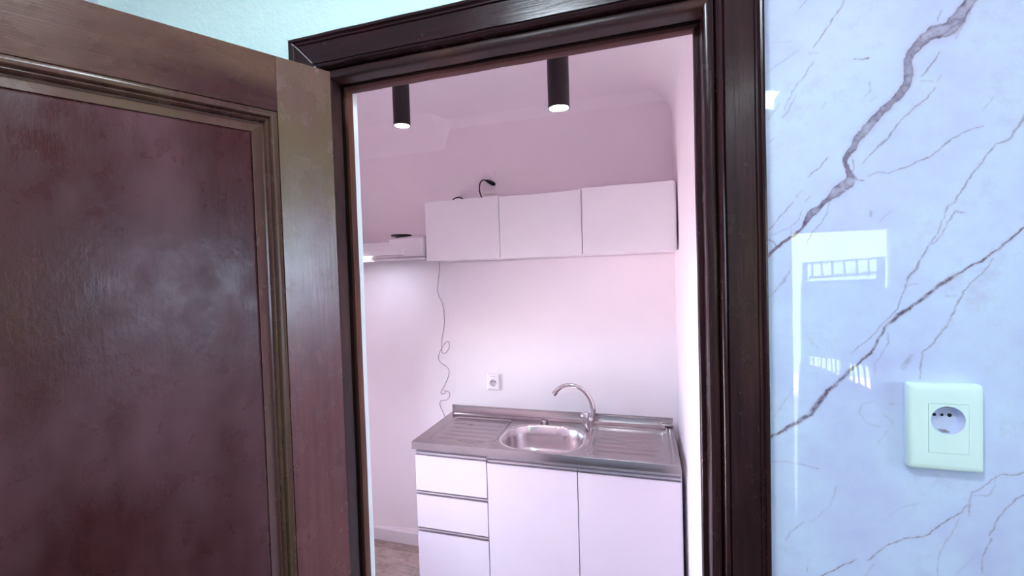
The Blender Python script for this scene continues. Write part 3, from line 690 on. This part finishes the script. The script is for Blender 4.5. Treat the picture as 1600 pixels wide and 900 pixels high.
def wall_socket(label, group, wall_y, front_y, plate, insert, circ, mats, pin_r=0.0026, marks=False):
    x0, x1, z0, z1 = plate; ix0, ix1, iz0, iz1 = insert; cx, cz, cr = circ
    t = empty('wall_socket', ((x0 + x1) / 2, wall_y, z0)); ox, oz = (x0 + x1) / 2, z0
    def L(x, y, z): return (x - ox, y - wall_y, z - oz)
    n = 10
    bm = bmesh.new()
    def rr(d, y):   # rounded rectangle ring of the plate
        out = []; rad = 0.004
        for (qx, qz, a0) in ((x1 - d - rad, z1 - d - rad, 0), (x0 + d + rad, z1 - d - rad, 90), (x0 + d + rad, z0 + d + rad, 180), (x1 - d - rad, z0 + d + rad, 270)):
            for k in range(5):
                a = math.radians(a0 + 90 * k / 4); out.append(L(qx + rad * math.cos(a), y, qz + rad * math.sin(a)))
        return out
    add_loft(bm, [rr(0.0015, wall_y), rr(0.0015, wall_y - 0.003), rr(0, wall_y - 0.0035), rr(0, front_y + 0.005), rr(0.0012, front_y + 0.0022), rr(0.0035, front_y + 0.0008), rr(0.010, front_y)], cap0=False)
    # flat face of the plate down to the recess for the insert
    e = 0.0005
    outer = rr(0.010, front_y)
    hole = []
    for p in outer: hole.append((min(max(p[0], ix0 - e - ox), ix1 + e - ox), p[1], min(max(p[2], iz0 - e - oz), iz1 + e - oz)))
    # snap the four corner fans to the insert's corners
    hole = []
    for (qx, qz) in ((ix1 + e, iz1 + e), (ix0 - e, iz1 + e), (ix0 - e, iz0 - e), (ix1 + e, iz0 - e)):
        hole += [L(qx, front_y, qz)] * 5
    hole2 = [(p[0], p[1] + 0.002, p[2]) for p in hole]
    add_loft(bm, [outer, hole, hole2])
    bmesh.ops.remove_doubles(bm, verts=bm.verts, dist=1e-6)
    obj('cover_plate', bm, mats[0], t, auto=40)
    rp = rect_pts(ix0, ix1, iz0, iz1, n)
    bm = bmesh.new()
    ring = lambda pts, y: [L(x, y, z) for x, z in pts]
    m = len(rp)
    # angles measured from the circle's own centre
    cpt = []
    for x, z in rp:
        a = math.atan2(z - cz, x - cx); cpt.append((cx + cr * math.cos(a), cz + cr * math.sin(a)))
    fy = front_y - 0.0004
    depth = min(0.0150, (wall_y - 0.0008) - fy)
    add_loft(bm, [ring(rp, fy + 0.002), ring(rp, fy), ring(cpt, fy)])
    obj('socket_insert', bm, mats[0], t, auto=30)
    bm = bmesh.new()
    c2 = [(cx + (x - cx) * 0.985, cz + (z - cz) * 0.985) for x, z in cpt]; c3 = [(cx + (x - cx) * 0.93, cz + (z - cz) * 0.93) for x, z in cpt]
    add_loft(bm, [ring(cpt, fy), ring(c2, fy + 0.0008), ring(c3, fy + depth)], cap1=True)
    rec = obj('socket_recess', bm, mats[1], t, auto=40)
    for dx, rr_ in ((-0.0095, pin_r), (0.0095, pin_r * 1.1), (0, pin_r * 0.8)):
        bm = bmesh.new(); add_lathe(bm, [(rr_, 0), (rr_, -0.0004)], 12, L(cx + dx, fy + depth - 0.0001, cz + 0.004), 'y')
        obj('pin_hole', bm, M['socket_dark'], rec)
    for s in (-1, 1):
        zc_ = cz + s * cr * 0.86
        bm = box(*[v for v in (cx - 0.0045 - ox, cx + 0.0045 - ox, fy + depth * 0.30 - wall_y, fy + depth * 0.98 - wall_y)], min(zc_, zc_ + s * 0.0016) - oz, max(zc_, zc_ + s * 0.0016) - oz, bev=0.0004, seg=1)
        obj('earth_clip', bm, M['wire_grey'], rec)
    if marks:
        for k in range(4):
            bm = box(cx - 0.016 + k * 0.0085 - ox, cx - 0.0105 + k * 0.0085 - ox, fy - 0.0005 - wall_y, fy - wall_y, iz1 - 0.0085 - oz, iz1 - 0.0070 - oz)
            obj('marking', bm, M['wire_grey'], t)
    tag(t, label, 'socket', group)
    return t
k = 0.808 / 0.815
wall_socket('white rectangular wall socket on the marble sheet right of the doorway', None, WF - 0.010, 0.808,
            (0.392 * k, 0.485 * k, 1.60 - 0.318 * k, 1.60 - 0.1845 * k), (0.4165 * k, 0.4655 * k, 1.60 - 0.290 * k, 1.60 - 0.2145 * k), (0.4405 * k, 1.60 - 0.2392 * k, 0.0213), (M['white_plastic'], M['recess']))
wall_socket('small white socket low on the kitchenette wall above the drainboard', None, KB - 0.004, KB - 0.016,
            (-0.848, -0.774, 0.965, 1.057), (-0.836, -0.785, 0.975, 1.050), (-0.811, 1.006, 0.0195), (M['white_plastic_k'], M['recess_k']), 0.003, True)
# upper socket with the plug in it: the plug hides the contacts
bp = empty('wall_socket', (-0.800, KB, 2.057))
obj('cover_plate', box(-0.036, 0.036, -0.010, 0, 0, 0.128, bev=0.003), M['white_plastic_k'], bp)
obj('socket_insert', box(-0.024, 0.024, -0.0115, -0.009, 0.022, 0.106, bev=0.001), M['white_plastic_k'], bp)
tag(bp, 'white socket plate high on the back wall with a black plug in it', 'socket')

# ------------------------------------------------------------------ cords
pc = empty('power_cord', (-0.80, KB - 0.0115, 2.11))
bm = bmesh.new()
path = [(-1.020, 2.245, 2.006), (-1.014, 2.25, 2.024), (-1.001, 2.25, 2.041), (-0.974, 2.25, 2.048), (-0.951, 2.25, 2.040), (-0.936, 2.25, 2.022), (-0.920, 2.245, 2.000),
        (-0.890, 2.235, 1.9935), (-0.850, 2.235, 1.9935), (-0.833, 2.242, 2.008), (-0.834, 2.25, 2.031), (-0.845, 2.25, 2.067), (-0.846, 2.25, 2.095), (-0.838, 2.25, 2.120), (-0.822, 2.25, 2.130), (-0.806, 2.25, 2.126)]
path = [(x + 0.80, y - KB + 0.0115, z - 2.11) for x, y, z in path]
add_tube(bm, smooth_path(path, 5), 0.0036, 8)
obj('cord', bm, M['black_plastic'], pc, smooth=True)
bm = bmesh.new()
add_tube(bm, [(-0.010, -0.030, 0.0175), (0.0, -0.027, 0.014), (0.014, -0.020, 0.008), (0.026, -0.014, 0.000), (0.031, -0.001, -0.002)], [0.0045, 0.0085, 0.0115, 0.0115, 0.0095], 12)
obj('plug', bm, M['black_plastic'], pc, auto=50)
tag(pc, 'black power cord looping over the wall cabinet up to its plug', 'cord')

WIRE = [(-1.122, 1.692), (-1.123, 1.660), (-1.124, 1.638), (-1.142, 1.526), (-1.110, 1.445), (-1.105, 1.333), (-1.126, 1.236), (-1.124, 1.171), (-1.105, 1.166), (-1.081, 1.194), (-1.079, 1.226), (-1.091, 1.233), (-1.119, 1.204),
        (-1.148, 1.149), (-1.140, 1.112), (-1.094, 1.081), (-1.086, 1.043), (-1.116, 0.977), (-1.141, 0.938), (-1.135, 0.924), (-1.114, 0.932), (-1.116, 0.945), (-1.088, 0.935), (-1.089, 0.908), (-1.113, 0.888), (-1.143, 0.884), (-1.150, 0.856), (-1.125, 0.798), (-1.110, 0.72)]
bm = bmesh.new()
add_tube(bm, smooth_path([(x, KB - 0.0022 - (0.002 if 6 < i < 13 and i % 3 == 0 else 0), z) for i, (x, z) in enumerate(WIRE)], 5), 0.0014, 6)
tag(obj('thin_wire', bm, M['wire_grey'], smooth=True), 'thin grey curly wire hanging down the wall left of the sink', 'wire')

# ------------------------------------------------------------------ base cabinet
BX0, BX1, BF, BTOP = -1.066, 0.137, 1.839, 0.790
bc = empty('base_cabinet', (0, 0, 0))
bm = bmesh.new()
add_box(bm, BX0, BX0 + 0.018, BF + 0.018, 2.27, 0.0, BTOP); add_box(bm, BX1 - 0.018, BX1, BF + 0.018, 2.27, 0.0, BTOP)
for x in (-0.701, -0.285): add_box(bm, x - 0.009, x + 0.009, BF + 0.020, 2.26, 0.10, 0.60)
add_box(bm, BX0 + 0.018, BX1 - 0.018, BF + 0.02, 2.26, 0.10, 0.118); add_box(bm, BX0 + 0.018, BX1 - 0.018, 2.255, 2.27, 0.10, 0.60)
obj('body', bm, M['carcass'], bc)
obj('top_rail', box(BX0 + 0.002, BX1 - 0.002, BF + 0.012, BF + 0.030, 0.755, BTOP - 0.001), M['alu'], bc)
obj('plinth', box(BX0 + 0.018, BX1 - 0.018, BF + 0.06, BF + 0.076, 0.0, 0.10), M['carcass'], bc)
def front(name, x0, x1, z0, z1):
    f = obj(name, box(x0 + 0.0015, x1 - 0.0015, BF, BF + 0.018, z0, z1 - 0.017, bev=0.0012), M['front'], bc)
    bm = bmesh.new()  # aluminium grip profile along the top edge
    add_prism_x(bm, [(BF + 0.019, z1 - 0.0175), (BF - 0.0005, z1 - 0.0175), (BF - 0.0005, z1 - 0.0150), (BF + 0.0080, z1 - 0.0130), (BF + 0.0100, z1 - 0.0060), (BF + 0.0060, z1 - 0.0020), (BF + 0.0, z1 - 0.0016), (BF + 0.0, z1), (BF + 0.019, z1)], x0 + 0.0015, x1 - 0.0015)
    obj('grip_profile', bm, M['alu'], f, auto=30)
front('drawer', BX0, -0.7005, 0.584, 0.772)
front('drawer', BX0, -0.7005, 0.404, 0.581)
front('drawer', BX0, -0.7005, 0.105, 0.401)
front('door', -0.6995, -0.2855, 0.105, 0.766)
front('door', -0.2845, BX1 - 0.004, 0.105, 0.766)
tag(bc, 'white base cabinet with three drawers and two doors under the sink', 'cabinet')

# ------------------------------------------------------------------ stainless sink worktop
TX0, TX1, TF, TB, TZ = -1.0691, 0.1309, 1.8187, 2.287, 0.8265
sk = empty('sink_worktop', (0, 0, 0))
BCX, BCY, BHX, BHY, BR_ = -0.470, 2.003, 0.192, 0.160, 0.125      # bowl
def rrect(hx, hy, rad, n=10):
    out = []
    for sx, sy, a0 in ((1, 1, 0), (-1, 1, 90), (-1, -1, 180), (1, -1, 270)):
        for k_ in range(n):
            a = math.radians(a0 + 90 * k_ / (n - 1)); out.append((sx * (hx - rad) + rad * math.cos(a), sy * (hy - rad) + rad * math.sin(a)))
    return out
def sd_rr(x, y, hx, hy, rad):
    qx, qy = np.abs(x) - hx + rad, np.abs(y) - hy + rad
    return np.hypot(np.maximum(qx, 0), np.maximum(qy, 0)) + np.minimum(np.maximum(qx, qy), 0) - rad
def deck():
    nx, ny = 400, 150
    X = np.linspace(TX0, TX1, nx); Y = np.linspace(TF, TB - 0.002, ny); gx, gy = np.meshgrid(X, Y)
    Z = np.full_like(gx, TZ)
    def sm(t): t = np.clip(t, 0, 1); return t * t * (3 - 2 * t)
    # sunken working area inside a raised rim, ridge along the back and the right end
    def bumpg(v, c, s, h): return h * np.exp(-((v - c) / s) ** 2)
    Z += bumpg(gy, 2.250, 0.0070, 0.0100) * sm((TX1 - 0.028 - gx) / 0.02) * sm((gx - TX0 - 0.012) / 0.02)
    Z += bumpg(gx, 0.098, 0.0055, 0.0055) * sm((2.255 - gy) / 0.02) * sm((gy - TF - 0.012) / 0.02)
    Z += bumpg(gx, 0.114, 0.0045, 0.0040) * sm((2.255 - gy) / 0.02) * sm((gy - TF - 0.012) / 0.02)
    for dx0, dx1, h in ((-0.235, 0.070, 0.0055), (-1.000, -0.690, 0.0030)):
        inside = sd_rr(gx - (dx0 + dx1) / 2, gy - 2.03, (dx1 - dx0) / 2 + 0.012, 0.182, 0.03)
        Z -= 0.0035 * sm(-inside / 0.012)
        for yc in (1.905, 1.955, 2.005, 2.055, 2.105, 2.150):
            e = sm((gx - dx0 - 0.01) / 0.03) * sm((dx1 - 0.01 - gx) / 0.03)
            Z += bumpg(gy, yc, 0.0055, h) * e
    # shallow oval of the left drainer
    d = np.hypot((gx + 0.80) / 0.15, (gy - 2.00) / 0.13); Z -= 0.003 * sm((1.0 - d) / 0.12)
    n = nx * ny; co = np.stack([gx.ravel(), gy.ravel(), Z.ravel()], 1)
    i = (np.arange(ny - 1)[:, None] * nx + np.arange(nx - 1)[None]).ravel()
    q = np.stack([i, i + 1, i + 1 + nx, i + nx], 1)
    inside = sd_rr(co[:, 0] - BCX, co[:, 1] - BCY, BHX, BHY, BR_) < -0.003
    q = q[~(inside[q].all(1))]
    me = bpy.data.meshes.new('deck'); me.from_pydata(co.tolist(), [], q.tolist()); me.update()
    me.polygons.foreach_set('use_smooth', [True] * len(me.polygons)); me.materials.append(M['steel'])
    return link('deck', me, sk)
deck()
bm = bmesh.new()
rings = []
for off, z, rf in ((0.010, 0.0004, 1.0), (0.006, 0.0014, 1.0), (0.001, 0.0010, 1.0), (-0.003, -0.002, 1.0), (-0.007, -0.010, 1), (-0.012, -0.06, 1), (-0.018, -0.105, 1), (-0.028, -0.128, 1), (-0.045, -0.142, 1), (-0.070, -0.148, 1), (-0.100, -0.150, 1), (-0.130, -0.151, 1)):
    hx, hy = BHX + off, BHY + off; rad = max(0.02, min(BR_ + off * 0.8, hy - 0.001))
    rings.append([(BCX + x, BCY + y, TZ + z) for x, y in rrect(hx, hy, rad)])
add_loft(bm, rings, cap1=True)
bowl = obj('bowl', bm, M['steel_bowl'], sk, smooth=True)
bm = bmesh.new(); add_lathe(bm, [(0.040, 0.0005), (0.038, 0.004), (0.032, 0.003), (0.028, 0.001), (0.010, 0.002), (0.004, 0.006)], 28, (BCX, BCY, TZ - 0.1525))
obj('drain_strainer', bm, M['chrome'], bowl, auto=40)
bm = bmesh.new(); add_prism_x(bm, [(TB + 0.003, TZ - 0.01), (TB + 0.003, 0.867), (TB - 0.002, 0.867), (TB - 0.003, 0.862), (TB - 0.003, TZ + 0.004), (TB - 0.008, TZ - 0.001), (TB - 0.008, TZ - 0.010)], TX0, TX1)
obj('splash_back', bm, M['steel'], sk, auto=50)
bm = bmesh.new(); add_prism_x(bm, [(TF, TZ), (TF - 0.0012, TZ - 0.002), (TF - 0.0012, 0.7915), (TF + 0.014, 0.7905), (TF + 0.014, 0.7935), (TF + 0.002, 0.7945), (TF + 0.003, TZ - 0.0015)], TX0, TX1)
obj('front_lip', bm, M['steel'], sk, auto=50)
for xa, xb in ((TX0 - 0.0010, TX0 + 0.002), (TX1 - 0.002, TX1 + 0.0010)):
    obj('end_lip', box(xa, xb, TF, TB + 0.002, 0.7915, TZ + 0.0002), M['steel'], sk)
bm = bmesh.new(); add_box(bm, TX1 - 0.062, TX1 - 0.004, TB - 0.032, TB - 0.003, TZ - 0.001, TZ + 0.016, bev=0.007, seg=3)
obj('corner_lump', bm, M['steel'], sk, smooth=True)
ov = obj('overflow_fitting', box(-0.5265, -0.4890, 2.192, 2.222, TZ - 0.002, TZ + 0.013, bev=0.003), M['alu_dark'], sk, auto=40)
bm = bmesh.new(); add_lathe(bm, [(0.0115, 0), (0.0105, -0.003), (0.007, -0.004), (0.006, -0.0025), (0.001, -0.0025)], 20, (-0.508, 2.1915, TZ + 0.006), 'y')
add_box(bm, -0.5255, -0.490, 2.1905, 2.1935, TZ + 0.0105, TZ + 0.0135, bev=0.001, seg=1)
obj('overflow_ring', bm, M['chrome'], ov, auto=40)
tag(sk, 'stainless steel sink worktop with one bowl between two ribbed drainboards', 'sink')

# ------------------------------------------------------------------ faucet
FX, FY = -0.268, 2.172
fa = empty('faucet', (FX, FY, TZ))
bm = bmesh.new(); add_lathe(bm, [(0.024, 0.0), (0.024, 0.004), (0.0205, 0.006), (0.0195, 0.040), (0.0185, 0.052), (0.014, 0.058), (0.010, 0.060)], 24)
obj('body', bm, M['chrome'], fa, auto=40)
bm = bmesh.new()
sp = [(0.006, 0.004, 0.030), (0.013, 0.004, 0.060), (0.018, 0.004, 0.092), (0.014, 0.003, 0.122), (0.001, 0.002, 0.154), (-0.024, 0.0, 0.186), (-0.060, -0.003, 0.208), (-0.098, -0.005, 0.214), (-0.134, -0.007, 0.205), (-0.158, -0.008, 0.187), (-0.171, -0.009, 0.172)]
pp = smooth_path(sp, 5); rr_ = [0.0145 - 0.0040 * min(1, i / (len(pp) * 0.5)) for i in range(len(pp))]
add_tube(bm, pp, rr_, 14)
spo = obj('spout', bm, M['chrome'], fa, auto=50)
bm = bmesh.new(); d = (Vector(sp[-1]) - Vector(sp[-2])).normalized(); p0 = Vector(sp[-1])
add_tube(bm, [p0 - d * 0.010, p0 - d * 0.009, p0 + d * 0.010, p0 + d * 0.011], [0.0110, 0.0128, 0.0128, 0.0105], 16)
obj('aerator', bm, M['chrome'], spo, auto=40)
bm = bmesh.new()
rings = []
for (x, z, wx, wy) in ((-0.010, 0.006, 0.010, 0.009), (-0.013, 0.024, 0.015, 0.013), (-0.018, 0.046, 0.019, 0.014), (-0.023, 0.066, 0.021, 0.013), (-0.022, 0.080, 0.019, 0.011), (-0.018, 0.085, 0.012, 0.007)):
    rings.append([(x + wx * math.cos(a), -0.020 + wy * math.sin(a), z + wx * 0.25 * math.cos(a)) for a in [2 * math.pi * k_ / 12 for k_ in range(12)]])
add_loft(bm, rings, cap0=True, cap1=True)
obj('lever', bm, M['chrome'], fa, auto=60)
tag(fa, 'chrome mixer tap with a swan neck spout behind the sink bowl', 'faucet')

# ------------------------------------------------------------------ wall cabinet
UX0, UX1, UY, UZ0, UZ1 = -1.0575, 0.1483, 2.011, 1.691, 1.990
uc = empty('wall_cabinet', (0, 0, 0))
bm = bmesh.new()
add_box(bm, UX0, UX1, UY + 0.019, KB - 0.004, UZ0 + 0.002, UZ0 + 0.018); add_box(bm, UX0, UX1, UY + 0.019, KB - 0.004, UZ1 - 0.018, UZ1 - 0.003)
for x in (UX0, -0.669, -0.270, UX1 - 0.016): add_box(bm, x, x + 0.016, UY + 0.019, KB - 0.004, UZ0 + 0.018, UZ1 - 0.018)
add_box(bm, UX0 + 0.016, UX1 - 0.016, KB - 0.010, KB - 0.004, UZ0 + 0.018, UZ1 - 0.018)
obj('body', bm, M['carcass'], uc)
for x0, x1, dz, dy in ((UX0, -0.6615, 0.0, 0.0), (-0.6585, -0.2635, -0.0035, 0.0015), (-0.2590, UX1 - 0.006, 0.0030, 0.0)):
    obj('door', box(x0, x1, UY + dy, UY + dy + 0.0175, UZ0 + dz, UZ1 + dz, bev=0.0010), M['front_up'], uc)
tag(uc, 'white three door cabinet hung on the back wall above the sink', 'cabinet')

# ------------------------------------------------------------------ cooker hood
hd = empty('cooker_hood', (0, 0, 0))
HX0, HX1 = KL + 0.002, UX0 - 0.004
bm = bmesh.new()
add_prism_x(bm, [(KB, 1.716), (KB, 1.835), (2.10, 1.835), (2.010, 1.815), (2.000, 1.808), (1.985, 1.724), (1.985, 1.716)], -1.265, HX1 - 0.006)
add_prism_x(bm, [(KB, 1.716), (KB, 1.812), (2.10, 1.812), (2.010, 1.797), (2.000, 1.790), (1.985, 1.724), (1.985, 1.716)], HX0, -1.262)
obj('body', bm, M['hood'], hd, auto=30)
bm = bmesh.new()   # recessed front tray with a slanted right end
a = [(HX0 + 0.01, 1.992, 1.777), (-1.168, 1.992, 1.777), (-1.168, 1.985, 1.724), (HX0 + 0.01, 1.985, 1.724)]
b = [(HX0 + 0.01, 1.978, 1.752), (-1.182, 1.978, 1.752), (-1.182, 1.976, 1.728), (HX0 + 0.01, 1.976, 1.728)]
add_loft(bm, [a, b], cap0=True, cap1=True)
obj('front_panel', bm, M['hood'], hd)
obj('visor', box(HX0, HX1, 1.962, 2.03, 1.7035, 1.7075, bev=0.001, seg=1), M['hood'], hd)
obj('visor_edge', box(HX0, HX1 - 0.001, 1.9600, 1.966, 1.7095, 1.7125, bev=0.0008, seg=1), M['alu'], hd)
obj('underside', box(HX0, HX1, 1.99, KB, 1.7075, 1.7165), M['alu'], hd)
bm = bmesh.new(); add_lathe(bm, [(0.055, 0), (0.055, 0.006), (0.050, 0.007)], 32, (-1.245, 2.09, 1.834))
obj('duct_collar', bm, M['black_plastic'], hd, auto=40)
lens = obj('lamp_lens', box(-1.46, -1.375, 1.9585, 2.02, 1.7015, 1.7115, bev=0.003), emit('hood_lamp_glow', (0.95, 0.97, 1.0), 5.0), hd)
tag(hd, 'slim white cooker hood with a lit lamp left of the wall cabinet', 'cooker hood')
hl = bpy.data.lights.new('hood_lamp', 'AREA'); hl.shape = 'RECTANGLE'; hl.size = 0.08; hl.size_y = 0.05; hl.energy = HOOD_W; hl.color = HOOD_COL
ho = bpy.data.objects.new('hood_lamp', hl); C.objects.link(ho); ho.location = (-1.42, 2.06, 1.700); ho.parent = hd

# ------------------------------------------------------------------ black tube lamps
def tube_lamp(loc, rad, top, label):
    t = empty('ceiling_spotlight', loc); h = top - loc[2]
    bm = bmesh.new()
    add_lathe(bm, [(rad - 0.0018, 0.004), (rad - 0.0012, 0.0), (rad, 0.0), (rad, h)], 40, cap0=False)
    obj('tube', bm, M['black_metal'], t, auto=40)
    bm = bmesh.new()
    prof = [(rad - 0.002, 0.0006)] + [(rad * 0.93 - 0.55 * rad * (i / 8) ** 1.6, 0.0006 + 0.030 * i / 8) for i in range(9)]
    add_lathe(bm, prof, 40, cap0=False, cap1=False)
    obj('reflector', bm, M['reflector'], t, auto=40)
    bm = bmesh.new(); add_lathe(bm, [(rad * 0.86, 0.0065), (rad * 0.80, 0.0055), (rad * 0.10, 0.0045)], 24)
    obj('led', bm, emit('spot_led', (1.0, 0.95, 0.93), 6.0), t)
    tag(t, label, 'lamp', 'black tube lamps on the kitchenette ceiling')
    l = bpy.data.lights.new('spot', 'SPOT'); l.energy = SPOT_W; l.color = SPOT_COL; l.spot_size = math.radians(112); l.spot_blend = 0.9; l.shadow_soft_size = rad * 0.7
    o = bpy.data.objects.new('spot', l); C.objects.link(o); o.location = (0, 0, -0.006); o.parent = t
tube_lamp((-0.818, 1.405, 2.152), 0.0300, KC, 'black tube ceiling lamp, the smaller and left one of the two')
tube_lamp((-0.221, 1.260, 2.080), 0.0310, KC, 'black tube ceiling lamp, the larger and right one of the two')

# ------------------------------------------------------------------ ceiling panel lamp of the entrance room
def panel_lamp(c, poly, power, label):
    cl = empty('ceiling_lamp', (c[0], c[1], EC))
    bm = bmesh.new()
    add_loft(bm, [[(x - c[0], y - c[1], z) for x, y in poly] for z in (-0.002, -0.010)], cap0=True, cap1=True)
    obj('diffuser', bm, emit('panel_glow', (0.80, 1.0, 0.86), 9.0), cl)
    bm = bmesh.new()
    add_loft(bm, [[((x - c[0]) * f, (y - c[1]) * f, z) for x, y in poly] for f, z in ((1.0, -0.0105), (1.05, -0.0105), (1.05, 0.0))])
    obj('frame', bm, M['reveal'], cl)
    tag(cl, label, 'lamp')
    al = bpy.data.lights.new('panel', 'AREA'); al.shape = 'RECTANGLE'; al.size = 0.24; al.size_y = 0.26; al.energy = power; al.color = ENTRY_LAMP_COL
    ao = bpy.data.objects.new('panel', al); C.objects.link(ao); ao.location = (0, 0, -0.014); ao.parent = cl
panel_lamp((0.64, -1.27), [(0.50, -1.05), (0.729, -1.125), (0.802, -1.440), (0.52, -1.43)], ENTRY_LAMPS[0], 'flat lit ceiling lamp mirrored in the marble beside the door frame')
panel_lamp((-0.30, -0.20), [(-0.15, -0.05), (-0.15, -0.35), (-0.45, -0.35), (-0.45, -0.05)], ENTRY_LAMPS[1], 'flat lit ceiling lamp just in front of the dark doorway')
# daylight portals of the openings, the added kitchenette window among them
for nm, loc, rot, sx, sy in (('window_portal', (ER + 0.12, (WY0 + WY1) / 2, (WZ0 + WZ1) / 2), (0, math.radians(90), 0), WZ1 - WZ0, WY1 - WY0),
                             ('added_window_portal', (KL - 0.12, (VY0 + VY1) / 2, (VZ0 + VZ1) / 2), (0, math.radians(-90), 0), VZ1 - VZ0, VY1 - VY0),
                             ('gate_portal', ((DX0 + DX1) / 2, EB - 0.14, DZ1 / 2), (math.radians(90), 0, 0), DX1 - DX0, DZ1)):
    p = bpy.data.lights.new(nm, 'AREA'); p.shape = 'RECTANGLE'; p.size = sx; p.size_y = sy; p.cycles.is_portal = True
    o = bpy.data.objects.new(nm, p); C.objects.link(o); o.location = loc; o.rotation_euler = rot
